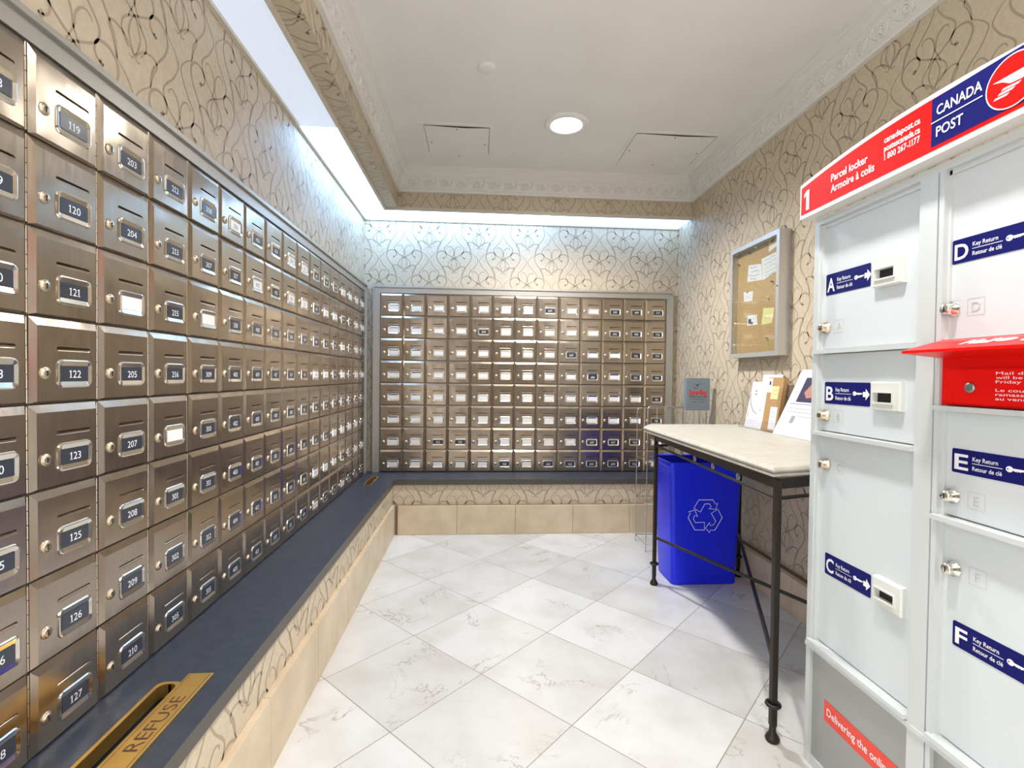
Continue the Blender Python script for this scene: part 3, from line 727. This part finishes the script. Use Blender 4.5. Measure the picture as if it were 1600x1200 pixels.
mb = MB(); o0 = Vector((.958, .953, 1.266))+dv*.030+nn*.0008
mb.text('Mail', o0, LU, dv, .050, 0, bold=.03, width=.058)
mb.poly([(.018*math.cos(2*PI*i/14), .014*math.sin(2*PI*i/14)) for i in range(14)], o0+Vector((0, -.078, 0))+dv*.018, LU, dv, 0, 0)
mb.text('Courrier', o0+Vector((0, -.110, 0)), LU, dv, .050, 0, bold=.03, width=.11)
build(mb, 'hood_lettering', M_white, body)
# header
hx = .998
def arch(y): return 1.800+.034*(1-((y-1.07)/.42)**2)
ys_ = [1.486-.834*i/16 for i in range(17)]
top = [(1.486-y, arch(y)-1.695) for y in ys_]
mb = MB(); mb.poly([(.834, 0)]+top[::-1]+[(0, 0)], (hx, 1.486, 1.695), -Y, Z, .045, 1)
mb.v = mb.v; inner = [(p[0]*.984+.0067, p[1]-.011) for p in top]
mb.poly([(.827, .012)]+inner[::-1]+[(.006, .012)], (hx-.0006, 1.486, 1.695), -Y, Z, 0, 0)
hd = build(mb, 'header_sign', [M_red, M_offwhite], T); hd['label'] = 'curved red header sign on the locker'
mb = MB(); xo = hx-.0016
mb.poly([(.010, 0), (.024, 0), (.024, .060), (.013, .060), (0, .050), (0, .040), (.010, .046)], (xo, 1.466, 1.716), LU, Z, 0, 0)
build(mb, 'locker_number', M_white, hd); mb = MB()
mb.text('Parcel locker', (xo, 1.350, 1.762), LU, Z, .029, 0, bold=.018, width=.132)
mb.text('Armoire \u00e0 colis', (xo, 1.350, 1.731), LU, Z, .029, 0, bold=.018, width=.155)
build(mb, 'header_lettering', M_white, hd); mb = MB()
mb.text('canadapost.ca', (xo, 1.166, 1.785), LU, Z, .021, 0, bold=.018, width=.100)
mb.text('postescanada.ca', (xo, 1.166, 1.764), LU, Z, .021, 0, bold=.018, width=.100)
mb.text('1 800 267-1177', (xo, 1.166, 1.743), LU, Z, .021, 0, bold=.018, width=.100)
build(mb, 'contact_lettering', M_white, hd)
mb = MB(); n0 = (hx-.0014, 1.038, 1.716)
mb.poly([(0, 0), (.245, 0), (.245, .105), (0, .105)], n0, LU, Z, 0, 0)
mb.text('CANADA', (xo-.001, 1.025, 1.780), LU, Z, .030, 1, bold=.012, width=.098)
mb.text('POST', (xo-.001, 1.025, 1.734), LU, Z, .030, 1, bold=.012, width=.060)
mb.strip([(0, 0), (.112, 0)], .0022, (xo-.001, 1.038, 1.768), LU, Z, 1)
cc = (xo-.001, .870, 1.766); R0 = .050
mb.poly([(R0*math.cos(2*PI*i/36), R0*math.sin(2*PI*i/36)) for i in range(36)], cc, LU, Z, 0, 1)
cc2 = (xo-.0014, .870, 1.766); R1 = .0475
mb.poly([(R1*math.cos(2*PI*i/36), R1*math.sin(2*PI*i/36)) for i in range(36)], cc2, LU, Z, 0, 2)
cc3 = (xo-.0018, .870, 1.766)
mb.poly([(-.036, .012), (.036, .012), (.018, -.006), (-.004, -.004), (-.018, .006)][::-1], cc3, LU, Z, 0, 1)
for a, b, c_, d_ in ((-.016, -.007, .016, -.009), (-.022, -.013, .006, -.014), (-.030, -.019, -.004, -.020)):
    mb.poly([(a, b), (c_, d_), (c_-.006, d_-.0035), (a-.004, b-.0035)][::-1], cc3, LU, Z, 0, 1)
build(mb, 'logo_panel', [M_navy, M_white, M_red], hd)

# ------------------------------------------------------------------ table
T = thing('console_table', (1.30, 2.25, 0), 'console table with travertine top on a wrought iron frame at the right wall', 'table')
def ogee(poly, prof, mb):
    """poly CCW (x,y); prof list of (inset, z)"""
    k = len(poly); rings = []
    for ins, z in prof:
        r = []
        for i in range(k):
            p0, p1, p2 = Vector(poly[i-1]), Vector(poly[i]), Vector(poly[(i+1) % k])
            a = (p1-p0).normalized(); b = (p2-p1).normalized(); na = Vector((-a.y, a.x)); nb = Vector((-b.y, b.x))
            m_ = (na+nb); m_ = m_/(1+na.dot(nb)); q = p1+m_*ins; r.append((q.x, q.y, z))
        rings.append(r)
    for a, b in zip(rings[:-1], rings[1:]): mb.bridge(a, b)
    mb.add(rings[-1], [tuple(range(k))]); mb.add(rings[0], [tuple(range(k))[::-1]])
tp = [(.970, 1.552), (1.16, 1.60), (1.655, 1.70), (1.655, 3.035), (1.060, 3.015), (.984, 2.88)]
mb = MB(); ogee(tp, [(.012, .872), (.004, .876), (.004, .884), (.010, .887), (.002, .891), (.001, .897), (.008, .905), (.020, .908), (.0215, .9074)], mb)
build(mb, 'table_top', M_stone, T)
LEGS = [(.986, 1.553), (1.028, 2.775), (1.585, 2.875), (1.46, 1.70)]
for lx, ly in LEGS:
    mb = MB(); mb.bbox((lx-.010, ly-.010, .05), (lx+.010, ly+.010, .866), .003)
    mb.lathe([(.012, 0), (.020, .0), (.023, .008), (.019, .018), (.011, .03), (.010, .06)], (lx, ly, 0), (0, 0, 1), 20)
    mb.tube([(lx+.019*math.cos(a), ly+.019*math.sin(a), .122) for a in [2*PI*i/20 for i in range(20)]], .0065, 8, closed=True)
    build(mb, 'leg', M_iron, T)
def bar(mb, a, b, w_, z0, z1):
    a, b = Vector((*a, 0)), Vector((*b, 0)); t = (b-a).normalized(); n = Vector((-t.y, t.x, 0))*w_/2
    P = [a+n, a-n, b-n, b+n]; vs = [(p.x, p.y, z0) for p in P]+[(p.x, p.y, z1) for p in P]
    mb.add(vs, [(0, 1, 2, 3), (7, 6, 5, 4), (0, 4, 5, 1), (1, 5, 6, 2), (2, 6, 7, 3), (3, 7, 4, 0)])
mb = MB()
for i in range(4): bar(mb, LEGS[i], LEGS[(i+1) % 4], .014, .838, .871)
build(mb, 'apron', M_iron, T)
mb = MB()
for i in range(4): mb.tube([(*LEGS[i], .806), (*LEGS[(i+1) % 4], .806)], .0065, 8)
build(mb, 'upper_rail', M_iron, T)
mb = MB()
for a, b, z in ((0, 2, .262), (1, 3, .276)): mb.tube([(*LEGS[a], z), (*LEGS[b], z)], .0085, 8)
build(mb, 'cross_brace', M_iron, T)
for f in (.16, .295, .437, .595, .775):     # scroll rings between apron and rail
    p = Vector((*LEGS[1], 0)).lerp(Vector((*LEGS[0], 0)), f*.99+.02); r = .0165
    d = (Vector((*LEGS[0], 0))-Vector((*LEGS[1], 0))).normalized()
    pts = [p+d*(r*(1-.045*i)*math.cos(.42*i+1))+Z*(.823+r*(1-.045*i)*math.sin(.42*i+1)) for i in range(19)]
    o = build(MB().tube(pts, .0042, 6), 'scroll_ring', M_ring, T)

# ------------------------------------------------------------------ recycling bin
T = thing('recycling_bin', (1.318, 2.93, 0), 'tall blue plastic recycling bin with white recycling symbol under the table', 'bin')
def rring(x0, y0, x1, y1, r, z): return [(p[0], p[1], z) for p in rrect(x0, y0, x1, y1, r, 4)]
bt = (1.128, 2.757, 1.512, 2.99); tt = (1.103, 2.742, 1.532, 3.025)
def lerp4(f, g=0): return [a+(b-a)*f+s*g for a, b, s in zip(bt, tt, (1, 1, -1, -1))]
mb = MB(); R_ = [rring(*lerp4(0, .006), .02, .0), rring(*lerp4(0), .024, .008)]
for f in (.25, .5, .75, .93): R_.append(rring(*lerp4(f), .026, .68*f+.008))
R_ += [rring(*lerp4(.97, -.006), .028, .682), rring(*lerp4(1, -.009), .028, .690), rring(*lerp4(1, -.009), .028, .712), rring(*lerp4(1, -.004), .026, .716), rring(*lerp4(1, .006), .022, .712), rring(*lerp4(.96, .010), .022, .66), rring(*lerp4(.9, .006), .022, .60), rring(*lerp4(0, .004), .022, .02)]
for a, b in zip(R_[:-1], R_[1:]): mb.bridge(a, b, 0, True)
k = len(R_[0]); mb.add(R_[0], [tuple(range(k))[::-1]]); mb.add(R_[-1], [tuple(range(k))])
build(mb, 'bin_body', M_bin, T)
ar = [(-62,40),(-36,83),(38,83),(52,61),(63,67),(55,33),(17,38),(30,47),(20,62),(-4,62),(-27,20)]
mb = MB(); s_ = .00112
for q in range(3):
    a = -q*2*PI/3; P = [((x*math.cos(a)-(y-0)*math.sin(a))*s_, (x*math.sin(a)+(y-0)*math.cos(a))*s_) for x, y in ar]
    mb.strip(P, .0045, (1.314, 2.7462, .405), X, Vector((0, -.018, .9998)), 0, closed=True)
build(mb, 'recycling_symbol', M_mark, T)

# ------------------------------------------------------------------ wire rack with sign
T = thing('wire_rack', (1.39, 3.36, 0), 'chrome wire flyer rack standing in the corner behind the table', 'rack')
mb = MB(); r = .0032
def U(x0, x1, y, zt, zb=.0005, rr_=.02):
    P = [(x0, y, zb), (x0, y, zt-rr_)]+[(x0+rr_-rr_*math.cos(a), y, zt-rr_+rr_*math.sin(a)) for a in (.4, .8, 1.2)]+[(x0+rr_, y, zt), (x1-rr_, y, zt)]+[(x1-rr_+rr_*math.sin(a), y, zt-rr_+rr_*math.cos(a)) for a in (.4, .8, 1.2)]+[(x1, y, zt-rr_), (x1, y, zb)]
    mb.tube(P, r, 6)
U(1.160, 1.410, 3.30, 1.000); U(1.315, 1.620, 3.40, .990); U(1.160, 1.620, 3.52, .975)
for x_, y_ in ((1.225, 3.30), (1.29, 3.30), (1.35, 3.30), (1.45, 3.40), (1.53, 3.40), (1.575, 3.40)): mb.tube([(x_, y_, .05), (x_, y_, .99)], .0024, 6)
for z_ in (.05, .33, .62): mb.tube([(1.16, 3.30, z_), (1.62, 3.30, z_), (1.62, 3.52, z_), (1.16, 3.52, z_)], .003, 6, closed=True)
for x_ in [1.2+.06*i for i in range(7)]:
    for z_ in (.33, .62): mb.tube([(x_, 3.30, z_), (x_, 3.52, z_)], .002, 5)
build(mb, 'wire_frame', M_chrome, T)
S = thing('flyer_box', (1.53, 3.37, .97), 'blue grey flyer box reading SaverBag in red above the wire rack', 'flyer box')
mb = MB(); mb.bbox((1.442, 3.335, .973), (1.612, 3.375, 1.198), .002)
build(mb, 'box_shell', M_bluegrey, S)
mb = MB(); f = 3.3345
mb.text('SaverBag', (1.462, f, 1.080), X, Z, .052, 0, bold=.03, width=.128)
mb.strip([(0, 0), (.125, -.004)], .0035, (1.464, f, 1.070), X, Z, 1); mb.strip([(0, 0), (.115, -.004)], .0022, (1.470, f, 1.053), X, Z, 1)
mb.poly([(0, 0), (.011, .012), (-.011, .012)], (1.521, f, 1.138), X, Z, 0, 1); mb.strip([(0, 0), (.05, 0)], .002, (1.498, f, 1.154), X, Z, 1)
mb.text('The', (1.495, f, 1.122), X, Z, .016, 1, bold=.01)
for x_ in (1.490, 1.540): mb.strip([(0, 0), (.008, -.005), (.018, .001), (.028, -.005)], .003, (x_, f, 1.035), X, Z, 1)
build(mb, 'printed_front', [M_redink, M_ink], S)

# ------------------------------------------------------------------ bulletin board and what is pinned to it
T = thing('bulletin_board', (XR, 2.80, 1.66), 'glazed cork bulletin board in aluminium case on the right wall', 'bulletin board')
y0, y1, z0, z1 = 2.548, 3.062, 1.326, 2.006; mb = MB(); xf, xb = 1.600, 1.6648; fw = .026
for a, b in (((y0, z0), (y1, z0+fw)), ((y0, z1-fw), (y1, z1)), ((y0, z0+fw), (y0+fw, z1-fw)), ((y1-fw, z0+fw), (y1, z1-fw))): mb.box((xf, a[0], a[1]), (xb, b[0], b[1]))
mb.lathe([(.004, 0), (.004, .003), (0, .003)], (xf, y0+.013, 1.70), (-1, 0, 0), 10, 1)
build(mb, 'case_frame', [M_board_frame, M_hole], T)
build(MB().box((1.638, y0+fw, z0+fw), (xb, y1-fw, z1-fw)), 'cork_sheet', M_cork, T)
build(MB().box((1.606, y0+fw, z0+fw), (1.609, y1-fw, z1-fw)), 'glass_pane', M_glass, T)
XP = 1.6372
def note(name, quad, m_, label, cat, marks=None, extra=None):
    """quad: (y,z) corners TL TR BR BL as seen"""
    cy_ = sum(p[0] for p in quad)/4; cz = sum(p[1] for p in quad)/4
    t = thing(name, (XP, cy_, cz), label, cat)
    mb = MB(); mb.add([(XP, p[0], p[1]) for p in quad]+[(XP+.0006, p[0], p[1]) for p in quad], [(3, 2, 1, 0), (4, 5, 6, 7), (0, 1, 5, 4), (1, 2, 6, 5), (2, 3, 7, 6), (3, 0, 4, 7)])
    build(mb, 'sheet', m_, t)
    if marks:
        g = MB()
        TL, TR, BR, BL = [Vector((XP-.0006, p[0], p[1])) for p in quad]
        U_ = (TR-TL); V_ = (BL-TL)
        for mk in marks:
            kind, a, b, c_, d_ = mk[:5]
            if kind == 'line':
                n = 16; rnd = random.Random(int(a*1000+b*77)); h = d_
                pts = [(a+(c_-a)*i/n, b+rnd.uniform(-h, h)) for i in range(n+1)]
                g.strip(pts, .02, TL, U_, V_, mk[5])
            else: g.poly([(a, b), (c_, b), (c_, d_), (a, d_)], TL, U_, V_, 0, mk[5])
        build(g, 'handwriting', extra or [M_ink, M_inkpale, M_photo], t)
    return t
note('handwritten_note', [(2.914, 1.888), (2.780, 1.868), (2.762, 1.772), (2.925, 1.788)], M_paper, 'white note with bold dark handwriting pinned on the cork board', 'note',
     [('line', .15, .15, .7, .07, 0), ('line', .22, .37, .9, .07, 0), ('line', .10, .62, .95, .08, 0), ('line', .25, .85, .7, .06, 0)])
note('handwritten_note', [(2.777, 1.894), (2.612, 1.903), (2.608, 1.800), (2.760, 1.768)], M_paper, 'white note with pale lined writing, right of the bold handwritten one', 'note',
     [('line', .15, .14, .8, .04, 1), ('line', .10, .32, .85, .04, 1), ('line', .12, .50, .8, .04, 1), ('line', .10, .68, .85, .04, 1), ('line', .15, .85, .7, .04, 1)])
note('yellow_flyer', [(2.706, 1.985), (2.622, 2.00), (2.622, 1.935), (2.706, 1.917)], M_paper, 'small yellow topped flyer in the upper right corner of the board', 'note',
     [('rect', .03, .03, .97, .60, 0), ('rect', .25, .15, .60, .42, 1)], [M_orange, M_pin])
note('business_card', [(2.967, 1.733), (2.860, 1.722), (2.866, 1.666), (2.957, 1.672)], M_paper, 'small white card with tilted edge pinned left of centre on the board', 'card',
     [('line', .15, .45, .8, .05, 1), ('line', .15, .65, .8, .05, 1), ('rect', .35, -.02, .5, .12, 0)])
note('business_card', [(2.915, 1.582), (2.815, 1.576), (2.806, 1.517), (2.918, 1.521)], M_paper, 'small card with dark round picture, lowest on the board', 'card',
     [('rect', .12, .35, .42, .85, 2), ('rect', .38, .65, .62, .9, 2), ('line', .55, .3, .9, .04, 1)])
note('sticky_note', [(2.748, 1.606), (2.642, 1.595), (2.662, 1.512), (2.765, 1.512)], M_yellow, 'yellow sticky note hanging askew on the cork board', 'note',
     [('line', .2, .35, .8, .04, 1), ('line', .2, .6, .75, .04, 1)])
for i, (py, pz, lb) in enumerate([(2.895, 1.958, 'dark push pin near the top of the cork, second from the left'), (3.018, 1.912, 'dark push pin at the upper left of the cork'), (2.66, 1.742, 'dark push pin below the pale lined note'), (2.83, 1.975, 'white push pin at the top of the cork'), (2.70, 1.66, 'white push pin right of the tilted card'), (2.70, 1.43, 'lone push pin near the bottom of the cork')]):
    t = build(MB().lathe([(.0005, 0), (.0012, .0008), (.004, .001), (.005, .004), (.003, .006), (.003, .012), (.006, .015), (0, .016)], (1.6380, py, pz), (-1, .1, .1), 10), 'push_pin', M_white if 'white' in lb else M_pin, None, (1.638, py, pz))
    tag(t, lb, 'push pin', 'push pins on the cork board')

# ------------------------------------------------------------------ stationery on the table
def leaner(name, y0b, y1b, y0t, y1t, zt, xb, xt, m_, thick, label, cat, deco=None, group=None):
    """flat item standing on the table and leaning on the wall; y0=left (far), y1=right (near)"""
    zb = .9085; t = thing(name, (xb, (y0b+y1b)/2, zb), label, cat, group)
    BL, BR, TR, TL = Vector((xb, y0b, zb)), Vector((xb, y1b, zb)), Vector((xt, y1t, zt)), Vector((xt, y0t, zt))
    n = (BR-BL).cross(TL-BL).normalized()            # towards the room
    if n.x > 0: n = -n
    q = [BL, BR, TR, TL]; bk = [p-n*thick for p in q]
    lift = max(0, zb-min(p.z for p in bk)); q = [p+Z*lift for p in q]; bk = [p+Z*lift for p in bk]
    mb = MB(); mb.add(q+bk, [(0, 1, 2, 3), (7, 6, 5, 4), (0, 4, 5, 1), (1, 5, 6, 2), (2, 6, 7, 3), (3, 7, 4, 0)])
    build(mb, 'body', m_, t)
    if deco:
        U_, V_ = q[1]-q[0], q[3]-q[0]
        for nm, items, ms in deco:
            g = MB()
            for it in items:
                if it[0] == 'r':
                    g.poly([(it[1], it[2]), (it[3], it[2]), (it[3], it[4]), (it[1], it[4])], q[0]+n*it[6], U_, V_, 0, it[5])
                elif it[0] == 'p': g.poly(it[1], q[0]+n*it[3], U_, V_, 0, it[2])
                else:
                    rnd = random.Random(int(it[1]*997+it[2]*31)); k_ = 18
                    g.strip([(it[1]+(it[3]-it[1])*i/k_, it[2]+rnd.uniform(-it[4], it[4])) for i in range(k_+1)], it[7] if len(it) > 7 else .008, q[0]+n*it[6], U_, V_, it[5])
            build(g, nm, ms, t)
    return t
leaner('envelope', 2.800, 2.66, 2.765, 2.575, 1.222, 1.634, 1.655, M_paper, .003, 'white envelope peeking out behind the brown package on the table', 'envelope')
leaner('envelope', 2.865, 2.692, 2.832, 2.650, 1.180, 1.600, 1.634, M_paper, .004, 'white envelope leaning at the left of the mail on the stone table', 'envelope',
       [('printed_marks', [('p', [(.02, .72), (.12, .50), (.35, .36), (.62, .30), (.64, .31), (.38, .38), (.15, .52), (.05, .74)], 1, .0008), ('l', .28, .80, .36, .015, 0, .0008, .02), ('l', .30, .73, .38, .015, 0, .0008, .02), ('l', .10, .30, .12, .1, 1, .0008, .006), ('l', .7, .40, .8, .03, 1, .0008, .01)], [M_bluegrey, M_inkpale])])
leaner('package', 2.668, 2.530, 2.640, 2.503, 1.204, 1.590, 1.615, M_kraft, .022, 'brown kraft package with stamp and yellow note among the mail on the table', 'package',
       [('postage_stamp', [('r', .02, .72, .30, .985, 0, .0008), ('r', .10, .86, .20, .93, 1, .0012)], [M_paper, M_ink]),
        ('sticky_note', [('r', .30, .60, .80, .84, 0, .0014), ('l', .42, .76, .68, .012, 1, .0018, .008), ('l', .42, .70, .68, .012, 1, .0018, .008)], [M_yellow, M_inkpale]),
        ('address_label', [('r', .42, .04, .88, .46, 0, .0008), ('l', .5, .36, .8, .008, 1, .0014, .006), ('l', .5, .28, .8, .008, 1, .0014, .006), ('l', .5, .20, .75, .008, 1, .0014, .006)], [M_paper, M_inkpale])])
leaner('flyer', 2.512, 2.19, 2.395, 2.09, 1.246, 1.560, 1.640, M_paper, .003, 'large white flyer with dark photograph leaning beside the locker', 'flyer',
       [('printed_photo', [('r', .20, .52, .85, .88, 0, .0008), ('p', [(.30, .66), (.42, .84), (.55, .80), (.50, .66), (.62, .60), (.40, .58)], 1, .0012), ('p', [(.60, .70), (.66, .84), (.74, .80), (.72, .68)], 1, .0012)], [M_photo, M_flesh]),
        ('printed_text', [('l', .08, .49, .9, .002, 0, .0008, .006), ('l', .10, .42, .85, .003, 1, .0008, .006), ('l', .10, .37, .85, .003, 1, .0008, .006), ('l', .40, .31, .85, .003, 1, .0008, .006)], [M_ink, M_inkpale]), ('printed_code', [('r', .27, .20, .36, .31, 0, .0008)], [M_inkpale])])
T = thing('brochure_holder', (1.57, 2.69, .9085), 'clear acrylic brochure holder standing round the letters on the table', 'brochure holder')
mb = MB(); mb.box((1.575, 2.50, .9085), (1.6415, 2.885, .9115)); mb.box((1.574, 2.50, .9085), (1.5765, 2.885, .965)); mb.box((1.574, 2.498, .9085), (1.6415, 2.5005, 1.15)); mb.box((1.574, 2.8845, .9085), (1.6415, 2.887, 1.15))
build(mb, 'acrylic_shell', M_acrylic, T)
